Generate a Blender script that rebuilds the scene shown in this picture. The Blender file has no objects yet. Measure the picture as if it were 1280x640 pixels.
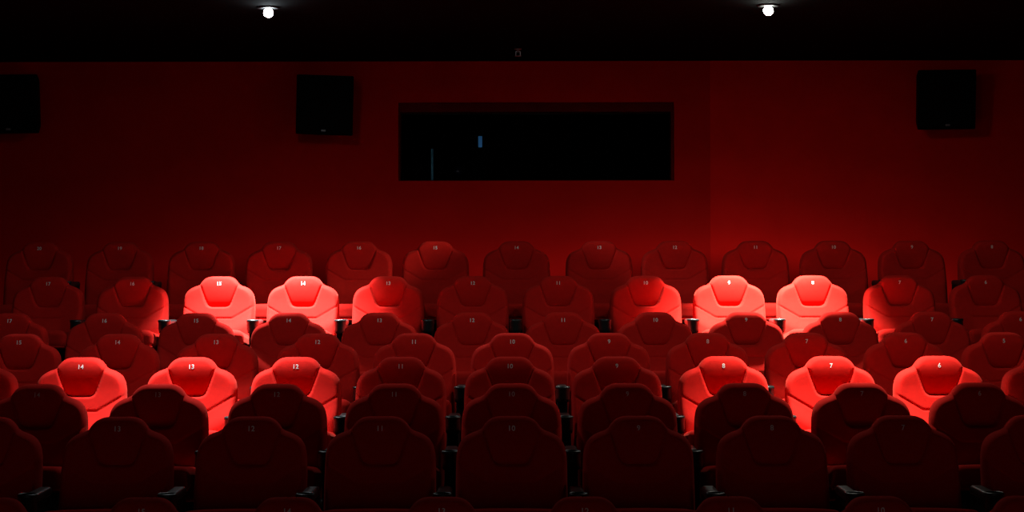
import bpy, bmesh, math, random
import numpy as np
from mathutils import Vector, Matrix

random.seed(7)
C = bpy.context.scene.collection
F = 2426.0            # focal length in pixels of the 1280 px wide frame
H = 2.01              # camera height
CX, CY = 640.0, 320.0
R = math.radians


def at(px, py, Y):
    """point at distance Y in front of the camera that the photograph shows at (px, py)"""
    return Vector(((px - CX) * Y / F, Y, H + (CY - py) * Y / F))


# ------------------------------------------------------------------ materials
def new_mat(name):
    m = bpy.data.materials.new(name)
    m.use_nodes = True
    nt = m.node_tree
    return m, nt, nt.nodes['Principled BSDF']


def plain(name, col, rough=.5, metal=0., spec=.5, bump=0., scale=200., coat=0.):
    m, nt, b = new_mat(name)
    b.inputs['Base Color'].default_value = (*col, 1)
    b.inputs['Roughness'].default_value = rough
    b.inputs['Metallic'].default_value = metal
    b.inputs['Specular IOR Level'].default_value = spec
    b.inputs['Coat Weight'].default_value = coat
    if bump:
        tc = nt.nodes.new('ShaderNodeTexCoord')
        n = nt.nodes.new('ShaderNodeTexNoise')
        n.inputs['Scale'].default_value = scale
        n.inputs['Detail'].default_value = 4
        bp = nt.nodes.new('ShaderNodeBump')
        bp.inputs['Strength'].default_value = bump
        bp.inputs['Distance'].default_value = .004
        nt.links.new(tc.outputs['Object'], n.inputs['Vector'])
        nt.links.new(n.outputs['Fac'], bp.inputs['Height'])
        nt.links.new(bp.outputs['Normal'], b.inputs['Normal'])
    return m


def fabric(name, c1, c2, sheen, tint, scale, bump):
    m, nt, b = new_mat(name)
    tc = nt.nodes.new('ShaderNodeTexCoord')
    n = nt.nodes.new('ShaderNodeTexNoise')
    n.inputs['Scale'].default_value = scale
    n.inputs['Detail'].default_value = 6
    n.inputs['Roughness'].default_value = .7
    r = nt.nodes.new('ShaderNodeValToRGB')
    r.color_ramp.elements[0].position = .3
    r.color_ramp.elements[0].color = (*c1, 1)
    r.color_ramp.elements[1].position = .7
    r.color_ramp.elements[1].color = (*c2, 1)
    bp = nt.nodes.new('ShaderNodeBump')
    bp.inputs['Strength'].default_value = bump
    bp.inputs['Distance'].default_value = .003
    n2 = nt.nodes.new('ShaderNodeTexNoise')
    n2.inputs['Scale'].default_value = scale * 6
    nt.links.new(tc.outputs['Object'], n.inputs['Vector'])
    nt.links.new(tc.outputs['Object'], n2.inputs['Vector'])
    nt.links.new(n.outputs['Fac'], r.inputs['Fac'])
    nt.links.new(r.outputs['Color'], b.inputs['Base Color'])
    nt.links.new(n2.outputs['Fac'], bp.inputs['Height'])
    nt.links.new(bp.outputs['Normal'], b.inputs['Normal'])
    b.inputs['Roughness'].default_value = .9
    b.inputs['Specular IOR Level'].default_value = .04
    b.inputs['Sheen Weight'].default_value = sheen
    b.inputs['Sheen Roughness'].default_value = .45
    b.inputs['Sheen Tint'].default_value = (*tint, 1)
    return m


def glow(name, col, strength):
    m, nt, b = new_mat(name)
    b.inputs['Base Color'].default_value = (*col, 1)
    b.inputs['Emission Color'].default_value = (*col, 1)
    b.inputs['Emission Strength'].default_value = strength
    return m


VELVET = fabric('red_velvet', (.48, .0115, .0082), (.56, .0140, .0100), .11, (1, .17, .12), 30, .12)
WALLCLOTH = fabric('red_wall_cloth', (.46, .0042, .0028), (.52, .0050, .0036), .0, (1, .1, .1), 3, .10)
WALLCLOTH_R = fabric('red_panel_cloth', (.62, .0055, .0035), (.70, .0065, .0045), .0, (1, .1, .1), 3, .10)
FRAMECLOTH = fabric('dark_red_cloth', (.10, .002, .002), (.13, .003, .002), .0, (1, .1, .1), 5, .10)
CARPET = fabric('dark_carpet', (.012, .006, .006), (.022, .009, .008), .0, (1, 1, 1), 40, .4)
CEIL = plain('black_ceiling', (.0025, .0024, .0023), .95, spec=.02, bump=.2, scale=40)
PLASTIC = plain('black_plastic', (.010, .015, .015), .36, spec=.6, bump=.05, scale=400)
PLASTIC_DULL = plain('dull_black_plastic', (.004, .004, .004), .6, spec=.2)
DIGIT = plain('white_print', (.78, .72, .68), .7, spec=.2)
GRILLE = plain('speaker_grille', (.0035, .0038, .0038), .9, spec=.05, bump=.5, scale=500)
SPK = plain('speaker_body', (.004, .004, .004), .85, spec=.08)
STEEL = plain('brushed_metal', (.7, .7, .72), .45, 1.0)
BADGE = plain('grey_badge', (.25, .27, .28), .4, .6)
BLACKROOM = plain('booth_black', (.003, .0035, .0035), .9, spec=.02)
LENSGLASS = plain('lens_glass', (.01, .015, .03), .08, coat=1)
BLUEGLOW = glow('blue_glow', (.10, .42, 1.0), .07)  # weak self-glowing blue
TEALGLINT = glow('dim_glint', (.12, .40, .60), .010)  # self-glow standing in for a faintly lit edge
BULB_COOL = glow('bulb_cool', (.80, .93, 1.0), 60)
BULB_WARM = glow('bulb_neutral', (.93, 1.0, .93), 60)
GLASS, _nt, _b = new_mat('window_glass')
_b.inputs['Base Color'].default_value = (.9, .95, .95, 1)
_b.inputs['Transmission Weight'].default_value = 1
_b.inputs['Roughness'].default_value = 0
_b.inputs['IOR'].default_value = 1.3


# ------------------------------------------------------------------ helpers
def link(name, me, mat, parent=None, smooth=True):
    if mat is not None:
        me.materials.clear()
        me.materials.append(mat)
    if smooth:
        for p in me.polygons:
            p.use_smooth = True
    o = bpy.data.objects.new(name, me)
    C.objects.link(o)
    if parent is not None:
        o.parent = parent
    return o


def bm_obj(name, bm, mat, parent=None, smooth=False, bevel=0., seg=2):
    bmesh.ops.recalc_face_normals(bm, faces=bm.faces)
    me = bpy.data.meshes.new(name)
    bm.to_mesh(me)
    bm.free()
    o = link(name, me, mat, parent, smooth)
    if bevel:
        md = o.modifiers.new('edge', 'BEVEL')
        md.width = bevel
        md.segments = seg
        md.limit_method = 'ANGLE'
        md.angle_limit = R(40)
    return o


def add_box(bm, x0, x1, y0, y1, z0, z1):
    v = [bm.verts.new((x, y, z)) for x in (x0, x1) for y in (y0, y1) for z in (z0, z1)]
    for f in ((0, 1, 3, 2), (4, 6, 7, 5), (0, 4, 5, 1), (2, 3, 7, 6), (0, 2, 6, 4), (1, 5, 7, 3)):
        bm.faces.new([v[i] for i in f])


def box_bm(*a):
    bm = bmesh.new()
    add_box(bm, *a)
    return bm


def lathe(bm, prof, n=32, c=(0, 0, 0)):
    """revolve (radius, z) profile round the z axis; closes on the axis where radius is 0"""
    rings = []
    for r, z in prof:
        if r < 1e-6:
            rings.append([bm.verts.new((c[0], c[1], c[2] + z))])
        else:
            rings.append([bm.verts.new((c[0] + r * math.cos(2 * math.pi * k / n), c[1] + r * math.sin(2 * math.pi * k / n), c[2] + z)) for k in range(n)])
    for a, b in zip(rings, rings[1:]):
        for k in range(n):
            q = [a[k % len(a)], a[(k + 1) % len(a)], b[(k + 1) % len(b)], b[k % len(b)]]
            u = []
            for w in q:
                if w not in u:
                    u.append(w)
            if len(u) > 2:
                bm.faces.new(u)


def thing(name, label, cat, loc, group=None):
    o = bpy.data.objects.new(name, None)
    o.empty_display_size = .1
    C.objects.link(o)
    o.location = loc
    o['label'] = label
    o['category'] = cat
    if group:
        o['group'] = group
    return o


def struct(o):
    o['kind'] = 'structure'
    return o


# ------------------------------------------------------------------ the seat's shapes
TOTAL = .92                        # back top above the floor
LEAN = math.tan(R(11))


def resample(pts, step):
    out = [pts[0]]
    for a, b in zip(pts, pts[1:]):
        n = max(1, int(round(math.hypot(b[0] - a[0], b[1] - a[1]) / step)))
        for k in range(1, n + 1):
            out.append((a[0] + (b[0] - a[0]) * k / n, a[1] + (b[1] - a[1]) * k / n))
    return out


def smooth_pts(pts, it):
    p = np.array(pts, float)
    for _ in range(it):
        q = p.copy()
        q[1:-1] = .25 * p[:-2] + .5 * p[1:-1] + .25 * p[2:]
        p = q
    p[:, 0] = np.maximum.accumulate(p[:, 0] + np.arange(len(p)) * 1e-6)
    return [tuple(x) for x in p]


def seg_dist(u, w, poly):
    d = np.full(u.shape, 1e9)
    for (w0, u0), (w1, u1) in zip(poly, poly[1:]):
        du, dw = u1 - u0, w1 - w0
        L = du * du + dw * dw + 1e-12
        t = np.clip(((u - u0) * du + (w - w0) * dw) / L, 0, 1)
        d = np.minimum(d, np.hypot(u - u0 - t * du, w - w0 - t * dw))
    return d


def rnd(e, r):
    k = 1 - np.clip(e / r, 0, 1)
    return np.sqrt(np.maximum(0, 1 - k * k))


def sstep(x, a, b):
    t = np.clip((x - a) / (b - a), 0, 1)
    return t * t * (3 - 2 * t)


# outlines as (distance below the top, half width)
BACK_OUT = smooth_pts(resample([(0, 0.001), (.000, .060), (.005, .088), (.018, .113), (.038, .133), (.057, .150), (.068, .168), (.077, .198),
                      (.092, .228), (.112, .251), (.142, .268), (.185, .277), (.26, .2805), (.50, .2815), (.57, .277), (.62, .262), (.635, .24), (.64, .20), (.64, .001)], .0065), 4)
PAD_OUT = smooth_pts(resample([(-.003, 0.001), (-.003, .060), (.002, .090), (.015, .115), (.035, .134), (.055, .148), (.066, .151), (.080, .147), (.15, .122),
                     (.205, .102), (.226, .090), (.238, .072), (.242, .05), (.242, .001)], .0065), 3)


_pw = np.array([-.01, .03, .055, .08, .14, .19, .22, .245])
_ps = np.array([.50, .37, .19, .08, -.01, -.11, -.34, -.70])             # how far each height of the headrest tips up


def pad_depth(w):
    """front of the headrest before the spine: bulging at the top, sinking between the bolsters at its foot"""
    ww = np.linspace(-.01, .245, 120)
    sl = np.interp(ww, _pw, _ps)
    acc = np.concatenate([[0], np.cumsum((sl[1:] + sl[:-1]) / 2 * np.diff(ww))])
    return .056 + np.interp(w, ww, acc) - w * LEAN


def back_front(u, w, e):
    """thickness of the backrest in front of its spine"""
    a = np.abs(u)
    t = .064 * rnd(e, .028)
    t = t + .026 * np.clip(a / .28, 0, 1) ** 2 * rnd(e, .05)           # side bolsters stand proud
    t = t + .022 * sstep(w, .16, .42) * rnd(e, .06)
    ws = .318 - np.clip(a - .113, 0, 1) * (.104 / .177)                 # height of the stitched seam
    t = t + .036 * sstep(w - ws, -.005, .13) * rnd(e, .06)              # lumbar support under it
    d = seg_dist(a, w, [(.214, .290), (.318, .113), (.318, 0.)])
    t = t - .0065 * np.exp(-(d / .0055) ** 2) * rnd(e, .03)
    pad = np.array(PAD_OUT)
    hw = np.interp(w, pad[:, 0], pad[:, 1])
    inside = (a < hw) & (w < .242)
    ep = np.where(inside, seg_dist(a, w, PAD_OUT), 0)
    return np.where(inside & (w > .03), t + (pad_depth(w) - .020 - t) * sstep(ep, 0, .014), t)


def pad_front(u, w, e):
    return pad_depth(w) * (.50 + .50 * rnd(e, .024))


def back_rear(u, w, e):
    return .045 * rnd(e, .05)


def pad_rear(u, w, e):
    return .012 + 0 * u


def pillow(out, front, rear, m=41):
    out = np.array(out)
    s = np.linspace(-1, 1, m)
    t = .55 * s + .45 * np.sin(s * math.pi / 2)
    U = out[:, 1][:, None] * t[None, :]
    W = np.repeat(out[:, 0][:, None], m, 1)
    E = seg_dist(np.abs(U), W, [tuple(p) for p in out])
    E[:, 0] = E[:, -1] = 0
    E[0, :] = E[-1, :] = 0
    yf = -W * LEAN - front(U, W, E)
    yr = -W * LEAN + rear(U, W, E)
    verts, faces = [], []
    n = len(out)
    for Y in (yf, yr):
        for i in range(n):
            for j in range(m):
                verts.append((U[i, j], Y[i, j], TOTAL - W[i, j]))
    k = n * m
    for i in range(n - 1):
        for j in range(m - 1):
            a = i * m + j
            faces.append((a, a + m, a + m + 1, a + 1))
            faces.append((k + a, k + a + 1, k + a + m + 1, k + a + m))
    for i in range(n - 1):                                              # the rim between the two faces
        for j in (0, m - 1):
            a = i * m + j
            faces.append((a, k + a, k + a + m, a + m) if j == 0 else (a, a + m, k + a + m, k + a))
    for i in (0, n - 1):
        for j in range(m - 1):
            a = i * m + j
            faces.append((a, a + 1, k + a + 1, k + a) if i == 0 else (a, k + a, k + a + 1, a + 1))
    me = bpy.data.meshes.new('pillow')
    me.from_pydata(verts, [], faces)
    bm = bmesh.new()
    bm.from_mesh(me)
    bmesh.ops.remove_doubles(bm, verts=bm.verts, dist=2e-4)
    bmesh.ops.dissolve_degenerate(bm, dist=1e-5, edges=bm.edges)
    bmesh.ops.recalc_face_normals(bm, faces=bm.faces)
    bm.to_mesh(me)
    bm.free()
    return me


def round_box(sx, sy, sz, r, n, warp=None):
    """box of full size sx, sy, sz with edge radius r, each side an n x n grid, then bent by warp"""
    bm = bmesh.new()
    h = np.array((sx, sy, sz)) / 2
    for ax in range(3):
        for sg in (-1, 1):
            g = []
            for i in range(n + 1):
                row = []
                for j in range(n + 1):
                    p = np.zeros(3)
                    a, b = (ax + 1) % 3, (ax + 2) % 3
                    fa = .5 * (2 * i / n - 1) + .5 * math.sin((2 * i / n - 1) * math.pi / 2)
                    fb = .5 * (2 * j / n - 1) + .5 * math.sin((2 * j / n - 1) * math.pi / 2)
                    p[ax], p[a], p[b] = sg * h[ax], fa * h[a], fb * h[b]
                    core = np.clip(p, -(h - r), h - r)
                    d = p - core
                    L = np.linalg.norm(d)
                    if L > 1e-9:
                        p = core + d / L * r
                    row.append(bm.verts.new(warp(*p) if warp else tuple(p)))
                g.append(row)
            for i in range(n):
                for j in range(n):
                    q = [g[i][j], g[i + 1][j], g[i + 1][j + 1], g[i][j + 1]]
                    bm.faces.new(q if sg > 0 else q[::-1])
    bmesh.ops.remove_doubles(bm, verts=bm.verts, dist=1e-5)
    bmesh.ops.recalc_face_normals(bm, faces=bm.faces)
    me = bpy.data.meshes.new('cushion')
    bm.to_mesh(me)
    bm.free()
    return me


BACK_ME = pillow(BACK_OUT, back_front, back_rear, 65)
PAD_ME = pillow(PAD_OUT, pad_front, pad_rear, 35)
SHELL_OUT = smooth_pts(resample([(.10, .001), (.10, .13), (.115, .19), (.15, .235), (.21, .25), (.55, .25), (.64, .235), (.66, .19), (.66, .001)], .02), 2)
SHELL_ME = pillow(SHELL_OUT, lambda u, w, e: -.035 + 0 * u, lambda u, w, e: .046 + .018 * rnd(e, .04), 17)


def seat_warp(x, y, z):
    top = max(0, z / .0675)
    return (x, -.405 + y, .433 + z + top * .008 * (1 - (x / .27) ** 2) - .115 * y)   # rises towards its front edge


CUSHION_ME = round_box(.535, .52, .135, .048, 22, seat_warp)
PIPING_ME = round_box(.525, .02, .012, .0055, 8, lambda x, y, z: (x, -.656 + y, .405 + z))
_bm = bmesh.new()
add_box(_bm, -.17, .17, -.47, -.20, .06, .40)
add_box(_bm, -.20, .20, -.50, -.12, 0, .06)
add_box(_bm, -.20, .20, -.21, -.07, .30, .38)
bmesh.ops.recalc_face_normals(_bm, faces=_bm.faces)
PED_ME = bpy.data.meshes.new('pedestal')
_bm.to_mesh(PED_ME)
_bm.free()


# digits laid on the curved front of the headrest
_num_cache = {}


def number_mesh(txt):
    if txt in _num_cache:
        return _num_cache[txt]
    cu = bpy.data.curves.new('digits', 'FONT')
    cu.body = txt
    cu.size = .037
    cu.space_character = 1.08
    cu.align_x = 'CENTER'
    cu.align_y = 'CENTER'
    cu.offset = .0005
    cu.extrude = .0003
    o = bpy.data.objects.new('tmp_digits', cu)
    C.objects.link(o)
    dg = bpy.context.evaluated_depsgraph_get()
    me = bpy.data.meshes.new_from_object(o.evaluated_get(dg))
    bpy.data.objects.remove(o)
    bpy.data.curves.remove(cu)
    for v in me.vertices:
        u, w = v.co.x, .052 - v.co.y
        uu, ww = np.array([[u]]), np.array([[w]])
        e = seg_dist(np.abs(uu), ww, PAD_OUT)
        y = -w * LEAN - float(pad_front(uu, ww, e)[0, 0])
        v.co = (u, y - .0009 - v.co.z, TOTAL - w)
    me.materials.clear()
    me.materials.append(DIGIT)
    _num_cache[txt] = me
    return me


# ------------------------------------------------------------------ rows
# each row: distance of its back tops, their height over the camera, name, seats left to right (number, pixel of its middle)
def seq(first, xs):
    return [(first - i, x) for i, x in enumerate(xs)]


ROWS = [
    (8.76, 622, 'front row', [(None, x) for x in (-8, 180, 360.5, 552, 729.5, 911, 1096, 1281)], 16),
    (9.83, 521, 'second row from the front', seq(14, (-13, 150, 316, 476, 639, 796.5, 962, 1124.5, 1291)), 0),
    (10.89, 480, 'third row from the front', seq(14, (50, 200, 347.5, 493.5, 639, 783, 928.5, 1074, 1220)), 0),
    (11.96, 446.5, 'fourth row from the front', seq(15, (-31, 104, 241.5, 371, 501.5, 637, 770, 902.5, 1036, 1170.5, 1305)), 0),
    (13.02, 417, 'fifth row from the front', seq(15, (27, 149.5, 272, 398, 518, 640, 760.5, 883, 1006, 1129, 1251)), 0),
    (14.09, 391, 'third row from the back', seq(17, (15, 133, 247, 362, 475, 590, 703.5, 818, 931, 1048, 1162, 1272)), 0),
    (15.16, 345.5, 'second row from the back', seq(17, (63, 167.5, 275.5, 380, 486, 591, 697.5, 806, 910, 1014, 1122, 1229)), 0),
    (16.22, 302, 'back row', seq(20, (52, 152, 253.5, 350, 449.5, 544.5, 645.5, 748.5, 842.5, 943, 1040, 1137.5, 1237)), 0),
]
ORD = ['first', 'second', 'third', 'fourth', 'fifth', 'sixth', 'seventh', 'eighth', 'ninth', 'tenth', 'eleventh', 'twelfth', 'thirteenth']
LIT = {6: {15, 14, 9, 8}, 3: {13, 12, 7}}
HALF = {6: {16, 13, 10, 7}, 3: {14, 8, 6}}
GROUPS = ['seats in the front row', 'seats in the second row', 'seats in the third row', 'seats in the fourth row',
          'seats in the fifth row', 'seats in the third row from the back', 'seats in the second row from the back', 'seats in the back row']


def floor_z(i):
    Y, py = ROWS[i][0], ROWS[i][1]
    return H + (CY - py) * Y / F - TOTAL


def make_seat():
    t = thing('cinema_seat', '', 'cinema seat', (0, 0, 0))
    link('backrest', BACK_ME, VELVET, t)
    link('headrest', PAD_ME, VELVET, t)
    s = link('seat_cushion', CUSHION_ME, VELVET, t)
    link('piping', PIPING_ME, VELVET, s)
    link('back_shell', SHELL_ME, PLASTIC_DULL, t)['label'] = 'black moulded back shell'
    link('pedestal', PED_ME, PLASTIC_DULL, t, False)['label'] = 'black pedestal under the cushion'
    return t


def make_armrest():
    t = thing('armrest', '', 'armrest', (0, 0, 0))
    link('arm_pad', round_box(.072, .34, .045, .018, 10, lambda x, y, z: (x, y - .365, .5725 + z)), PLASTIC, t)
    bm = bmesh.new()
    lathe(bm, [(0, .03), (.037, .03), (.0385, .100), (.042, .104), (.0465, .100), (.047, .090), (.044, .082), (.0445, .03), (.040, .006), (.030, 0), (0, 0)], 36, (0, -.565, .500))
    bm_obj('cup_holder', bm, PLASTIC, t, True)
    bm = bmesh.new()
    v = []
    prof = [(-.53, 0), (-.20, 0), (-.20, .56), (-.545, .56), (-.545, .44)]
    for x in (-.031, .031):
        v.append([bm.verts.new((x, y, z)) for y, z in prof])
    bm.faces.new(v[0])
    bm.faces.new(v[1][::-1])
    for k in range(len(prof)):
        bm.faces.new((v[0][k], v[1][k], v[1][(k + 1) % len(prof)], v[0][(k + 1) % len(prof)]))
    o = bm_obj('post', bm, PLASTIC_DULL, t, False, .006)
    return t


def copy_tree(o, parent=None):
    c = o.copy()
    C.objects.link(c)
    c.parent = parent
    for ch in list(o.children):
        if not ch.name.startswith('seat_number'):        # every seat gets its own number
            copy_tree(ch, c)
    return c


seat0 = make_seat()
arm0 = make_armrest()
used_s = used_a = False
for i, (Y, py, rname, seats, first) in enumerate(ROWS):
    fz = floor_z(i)
    xs = [(px - CX) * Y / F for n, px in seats]
    for k, (n, px) in enumerate(seats):
        s = copy_tree(seat0) if used_s else seat0
        used_s = True
        s.location = (xs[k], Y, fz)
        st = 'brightly lit' if n in LIT.get(i, ()) else 'half-lit' if n in HALF.get(i, ()) else 'shadowed' if i in (1, 2, 5) else 'dim'
        if n is None:
            s['label'] = 'shadowed red cinema seat, only its top in view, front row, %s from left' % ORD[k]
        else:
            s['label'] = '%s red cinema seat marked %d, %s, %s from left' % (st, n, rname, ORD[k])
        s['category'] = 'cinema seat'
        s['group'] = GROUPS[i]
        num = str(n if n is not None else first - k)
        link('seat_number', number_mesh(num), None, s, False)['label'] = 'white number %s' % num
        if i == 7:
            for ch in s.children:
                if ch.name.startswith('seat_cushion'):
                    ch.location.z = -.115
    if i == 0:
        continue
    gaps = [((a + b) / 2, p, q) for a, b, p, q in zip(xs, xs[1:], seats, seats[1:])]
    gaps = [(xs[0] - .33, None, seats[0])] + gaps + [(xs[-1] + .33, seats[-1], None)]
    gaps = [g for g in gaps if abs(g[0]) < 640 * (Y - .5) / F]
    for x, p, q in gaps:
        a = copy_tree(arm0) if used_a else arm0
        used_a = True
        a.location = (x, Y, fz)
        if p and q:
            a['label'] = 'black armrest with cup holder between seats %d and %d, %s' % (p[0], q[0], rname)
        else:
            e = p or q
            a['label'] = 'black armrest with cup holder at the %s of seat %d, %s' % ('left' if q else 'right', e[0], rname)
        a['category'] = 'armrest'
        a['group'] = 'armrests between the seats'

# ------------------------------------------------------------------ the room
YW = 18.9                            # back wall
ZC = H + (CY - 76.5) * YW / F        # ceiling
XS = 7.0
Y0 = -6.0
edges = [r[0] + .27 for r in ROWS]
bm = bmesh.new()
ys = [Y0] + edges[:-1] + [YW + .4]
for i in range(8):
    add_box(bm, -XS, XS, ys[i], ys[i + 1], -.5, floor_z(i))
struct(bm_obj('floor', bm, CARPET))

Y_T = ZC
struct(bm_obj('ceiling', box_bm(-XS, XS, Y0, YW + .4, ZC, ZC + .2), CEIL))
for nm, a, b in (('wall_left', -XS - .2, -XS), ('wall_right', XS, XS + .2)):
    struct(bm_obj(nm, box_bm(a, b, Y0, YW + .4, -.5, ZC + .2), WALLCLOTH))

# back wall with the projection window cut through it
wx0, wx1 = at(498, 0, YW).x, at(843, 0, YW).x
wz1, wz0 = at(0, 128, YW).z, at(0, 226, YW).z
TH = .30
bm = bmesh.new()
seam_x = at(888, 0, YW).x
add_box(bm, -XS, wx0, YW, YW + TH, 0, ZC)
add_box(bm, wx1, seam_x, YW, YW + TH, 0, ZC)
add_box(bm, wx0, wx1, YW, YW + TH, 0, wz0)
add_box(bm, wx0, wx1, YW, YW + TH, wz1, ZC)
struct(bm_obj('wall_back', bm, WALLCLOTH))
struct(bm_obj('wall_back_panel', box_bm(seam_x, XS, YW - .012, YW + TH, 0, ZC), WALLCLOTH_R))

# window: a dark red lining set back in the opening, and the pane
win = bpy.data.objects.new('window_1', None)
C.objects.link(win)
win.location = ((wx0 + wx1) / 2, YW, (wz0 + wz1) / 2)
struct(win)
pm = 1 / (F / YW)
hw, hh = (wx1 - wx0) / 2, (wz1 - wz0) / 2
bm = bmesh.new()
add_box(bm, -hw, hw, .05, .28, hh - 11.5 * pm, hh)
add_box(bm, -hw, hw, .05, .28, -hh, -hh + 1.0 * pm)
add_box(bm, -hw, -hw + 2 * pm, .05, .28, -hh + 1.0 * pm, hh - 11.5 * pm)
add_box(bm, hw - 3.5 * pm, hw, .05, .28, -hh + 1.0 * pm, hh - 11.5 * pm)
bm_obj('window_frame', bm, FRAMECLOTH, win, False, .004)
pn = bm_obj('window_pane', box_bm(-hw + 2 * pm, hw - 3.5 * pm, -.003, .003, -hh + pm + .004, hh - 11.5 * pm - .004), GLASS, win)
pn.location.y = .17
pn.rotation_euler.x = R(-9)

# booth behind the window
bx0, bx1, by0, by1, bz0, bz1 = wx0 - .5, wx1 + .5, YW + TH, YW + 2.6, wz0 - .9, wz1 + .3
for nm, q in (('wall_booth_left', (bx0 - .1, bx0, by0, by1, bz0, bz1)), ('wall_booth_right', (bx1, bx1 + .1, by0, by1, bz0, bz1)),
              ('wall_booth_back', (bx0 - .1, bx1 + .1, by1, by1 + .1, bz0, bz1)), ('floor_booth', (bx0 - .1, bx1 + .1, by0, by1, bz0 - .1, bz0)),
              ('ceiling_booth', (bx0 - .1, bx1 + .1, by0, by1, bz1, bz1 + .1))):
    struct(bm_obj(nm, box_bm(*q), BLACKROOM))

# assumed projector and rack, built to carry two faint blue marks
yb = YW + 1.0
pj = thing('projector', 'dark projector with small blue mark behind the projection window', 'projector', (at(575, 0, yb).x, yb, bz0))
zt = at(0, 188, yb).z - bz0
bm_obj('stand', box_bm(-.18, .22, .05, .55, 0, .45), BLACKROOM, pj, False, .01)
bm_obj('body', box_bm(-.21, .30, 0, .7, .45, zt - .06), BLACKROOM, pj, False, .03, 3)
bm = bmesh.new()
lathe(bm, [(0, -.02), (.05, -.02), (.06, .02), (.075, .05), (.075, .25), (0, .25)], 32)
bmesh.ops.rotate(bm, verts=bm.verts, matrix=Matrix.Rotation(R(-90), 3, 'X'))
bmesh.ops.translate(bm, verts=bm.verts, vec=(-.02, -.16, zt - .22))
o = bm_obj('lens', bm, LENSGLASS, pj, True)
xl = at(600.5, 0, yb).x - at(575, 0, yb).x
bm_obj('lamp_housing', box_bm(xl - .12, xl + .12, .02, .5, zt - .07, at(0, 163, yb).z - bz0), BLACKROOM, pj, False, .015)
bm_obj('blue_mark', box_bm(xl - .02, xl + .02, .008, .025, at(0, 184, yb).z - bz0, at(0, 170, yb).z - bz0), BLUEGLOW, pj, False, .004)['label'] = 'small glowing blue mark'
rk = thing('equipment_rack', 'dark equipment rack with faint upright strip inside projection window, left of projector', 'rack', (at(525, 0, yb).x, yb + .2, bz0))
zr = at(0, 182, yb).z - bz0
bm_obj('cabinet', box_bm(-.11, .13, 0, .6, 0, zr), BLACKROOM, rk, False, .01)
xr = at(539.5, 0, yb).x - at(525, 0, yb).x
bm_obj('glint_strip', box_bm(xr - .012, xr + .012, -.02, .0, zr - .40, zr - .02), TEALGLINT, rk, False, .004)['label'] = 'faint bluish glint painted as a glowing strip'  # edge glint put in as glow, no lamp here

# ------------------------------------------------------------------ wall speakers
def speaker(px, py, w, h, roll, yaw, pitch, label):
    Y = YW - .45
    c = at(px, py, Y)
    s = F / Y
    W, Hh, D = w / s, h / s, .30
    t = thing('wall_speaker', label, 'speaker', c, 'speakers on the back wall')
    t.rotation_euler = (R(pitch), R(roll), R(yaw))
    bm = bmesh.new()
    a = [(-W / 2, -Hh / 2), (W / 2, -Hh / 2), (W / 2, Hh / 2), (-W / 2, Hh / 2)]
    f = [bm.verts.new((x, .02, z)) for x, z in a]
    b = [bm.verts.new((x * .74, .02 + D, z * .82)) for x, z in a]
    bm.faces.new(f)
    bm.faces.new(b)
    for k in range(4):
        bm.faces.new((f[k], f[(k + 1) % 4], b[(k + 1) % 4], b[k]))
    bm_obj('cabinet', bm, SPK, t, False, .012, 3)
    g = link('grille', round_box(W * .97, .03, Hh * .97, .014, 8, lambda x, y, z: (x, y + .012 - .008 * (1 - (2 * x / W) ** 2), z)), GRILLE, t)
    bm_obj('badge', box_bm(-.022, .022, -.016, -.004, -Hh * .44, -Hh * .44 + .020), BADGE, g, False, .003)['label'] = 'small grey badge'
    # bracket from the cabinet to the wall, level with the room
    br = bmesh.new()
    add_box(br, -.03, .03, .30, .44, -.03, .03)
    add_box(br, -.07, .07, .432, .446, -.10, .10)
    o = bm_obj('wall_bracket', br, SPK, t, False, .004)
    rot = t.rotation_euler.to_matrix().to_4x4()
    o.matrix_local = rot.inverted()
    return t


speaker(405.5, 131, 73, 75, 2.4, -5, 6, 'square black speaker on the red back wall, between left edge and projection window')
speaker(1185, 125.5, 75, 75, -1.0, 5, 6, 'square black speaker on the red back wall, right of the projection window')
speaker(10, 129, 76, 74, .0, -4, 6, 'square black speaker on the red back wall, cut by the left frame edge')

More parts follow.
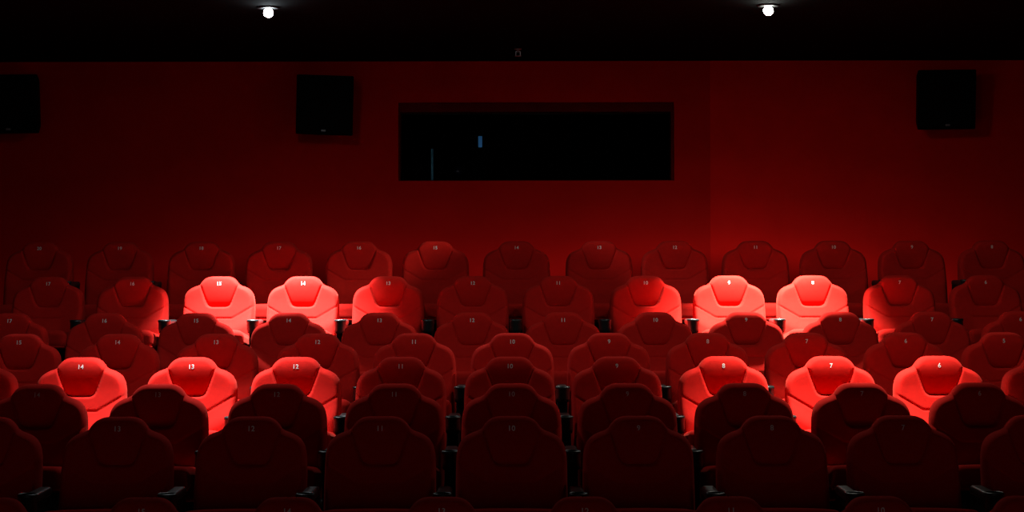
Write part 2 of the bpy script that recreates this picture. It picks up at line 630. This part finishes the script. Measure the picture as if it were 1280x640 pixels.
# ------------------------------------------------------------------ ceiling fittings, their beams and added skirt lights
def downlight(px, py, X, Y, mat, col, label, power, beam, skirt, low, tilt, skirt_tilt, spread):
    t = thing('downlight', label, 'ceiling light', (X, Y, ZC), 'ceiling downlights')
    bm = bmesh.new()
    lathe(bm, [(.045, 0), (.085, 0), (.085, -.006), (.078, -.012), (.052, -.012), (.046, -.006), (.045, 0)], 40)
    bm_obj('trim_ring', bm, PLASTIC_DULL, t, True)
    bm = bmesh.new()
    lathe(bm, [(0, -.080), (.012, -.078), (.024, -.071), (.033, -.060), (.037, -.046), (.035, -.032), (.028, -.020), (.018, -.012), (.016, 0), (0, 0)], 32)
    bm_obj('bulb', bm, mat, t, True)['label'] = 'glowing white bulb'
    for nm, p, ang, bl, rad in (('beam', power, beam, 1.0, .04), ('skirt', skirt, 172, .05, .05)):
        ld = bpy.data.lights.new('downlight_' + nm, 'SPOT')
        ld.energy = p
        ld.color = col
        ld.spot_size = R(ang)
        ld.spot_blend = bl
        ld.shadow_soft_size = rad
        lo = bpy.data.objects.new('downlight_' + nm, ld)
        C.objects.link(lo)
        lo.parent = t
        lo.location = (0, 0, -.12)
        if nm == 'beam':
            lo.rotation_euler.x = R(tilt)
        else:
            lo.rotation_euler.x = R(skirt_tilt)
            # added wide light, its falloff by angle shaped to suit wall and rows
            ld.use_nodes = True
            nt = ld.node_tree
            em = nt.nodes['Emission']
            tc = nt.nodes.new('ShaderNodeTexCoord')
            sp = nt.nodes.new('ShaderNodeSeparateXYZ')
            ab = nt.nodes.new('ShaderNodeMath')
            ab.operation = 'ABSOLUTE'
            rp = nt.nodes.new('ShaderNodeValToRGB')
            el = rp.color_ramp.elements
            el[0].position, el[0].color = .04, (0, 0, 0, 1)
            el[1].position, el[1].color = .90, (low, low, low, 1)
            for pos, v in spread:
                k = el.new(pos)
                k.color = (v, v, v, 1)
            nt.links.new(tc.outputs['Normal'], sp.inputs[0])
            nt.links.new(sp.outputs['Z'], ab.inputs[0])
            nt.links.new(ab.outputs[0], rp.inputs['Fac'])
            nt.links.new(rp.outputs['Color'], em.inputs['Strength'])
    return t


ZL = ZC - .047
YL = (ZL - H) * F / (CY - 16)
YR = (ZL - H) * F / (CY - 14.5)
COOL, NEUT = (.90, .97, 1.0), (1.0, .95, .84)
PW, SK = 4800, 40
WIDE = lambda low: ((.20, .02), (.37, .12), (.46, .28), (.52, .55), (.565, 1.0), (.59, .55), (.62, low))
STEEP = ((.30, .05), (.55, .35), (.70, .90), (.80, 1.0))
downlight(0, 0, (336 - CX) * YL / F, YL, BULB_COOL, COOL, 'bright cool white downlight in the black ceiling, left of the projection window', PW * .92, 49, SK * 3.0, .05, 3, 12, WIDE(.06))
downlight(0, 0, (961 - CX) * YR / F, YR, BULB_WARM, NEUT, 'bright white downlight in the black ceiling, right of the projection window', PW, 49, SK * 6.0, .06, 3, 12, WIDE(.08))
downlight(0, 0, -1.97, 11.94, BULB_COOL, COOL, 'white downlight in the ceiling over the fourth row, left half', PW * .36, 48, SK * 1.25, 1.0, -3, 12, STEEP)
downlight(0, 0, 1.98, 11.94, BULB_WARM, NEUT, 'white downlight in the ceiling over the fourth row, right half', PW * .40, 48, SK * 1.25, 1.0, -3, 12, STEEP)

# sprinkler by the back wall
ysp = (ZC - .05 - H) * F / (CY - 68)
t = thing('sprinkler_head', 'small chrome sprinkler head under the black ceiling above the projection window', 'sprinkler', (at(648, 0, ysp).x, ysp, ZC))
bm = bmesh.new()
lathe(bm, [(.0, 0), (.035, 0), (.035, -.004), (.012, -.012), (.010, -.030), (0, -.030)], 24)
bm_obj('ceiling_mount', bm, STEEL, t, True)
bm = bmesh.new()
for sx in (-1, 1):
    add_box(bm, sx * .020 - .003, sx * .020 + .003, -.003, .003, -.064, -.024)
add_box(bm, -.023, .023, -.003, .003, -.028, -.022)
bm_obj('yoke', bm, STEEL, t)
bm = bmesh.new()
lathe(bm, [(0, -.062), (.030, -.064), (.030, -.067), (0, -.068)], 24)
bm_obj('deflector', bm, STEEL, t, True)

# ------------------------------------------------------------------ ambient fill added, coming in through the open front of the hall
w = bpy.data.worlds.new('World')
bpy.context.scene.world = w
w.use_nodes = True
bg = w.node_tree.nodes['Background']
bg.inputs['Color'].default_value = (1.0, .86, .82, 1)
bg.inputs['Strength'].default_value = .26

# ------------------------------------------------------------------ camera and view
cam = bpy.data.cameras.new('camera')
cam.sensor_width = 36
cam.lens = F / 1280 * 36
cam.clip_end = 200
co = bpy.data.objects.new('camera', cam)
C.objects.link(co)
co.location = (0, 0, H)
co.rotation_euler = (R(90), R(.10), 0)
sc = bpy.context.scene
sc.camera = co
vs = sc.view_settings
vs.view_transform = 'Standard'
vs.look = 'None'
vs.exposure = 0
vs.gamma = 1
vs.use_curve_mapping = False
sc.cycles.use_denoising = True
sc.cycles.max_bounces = 8
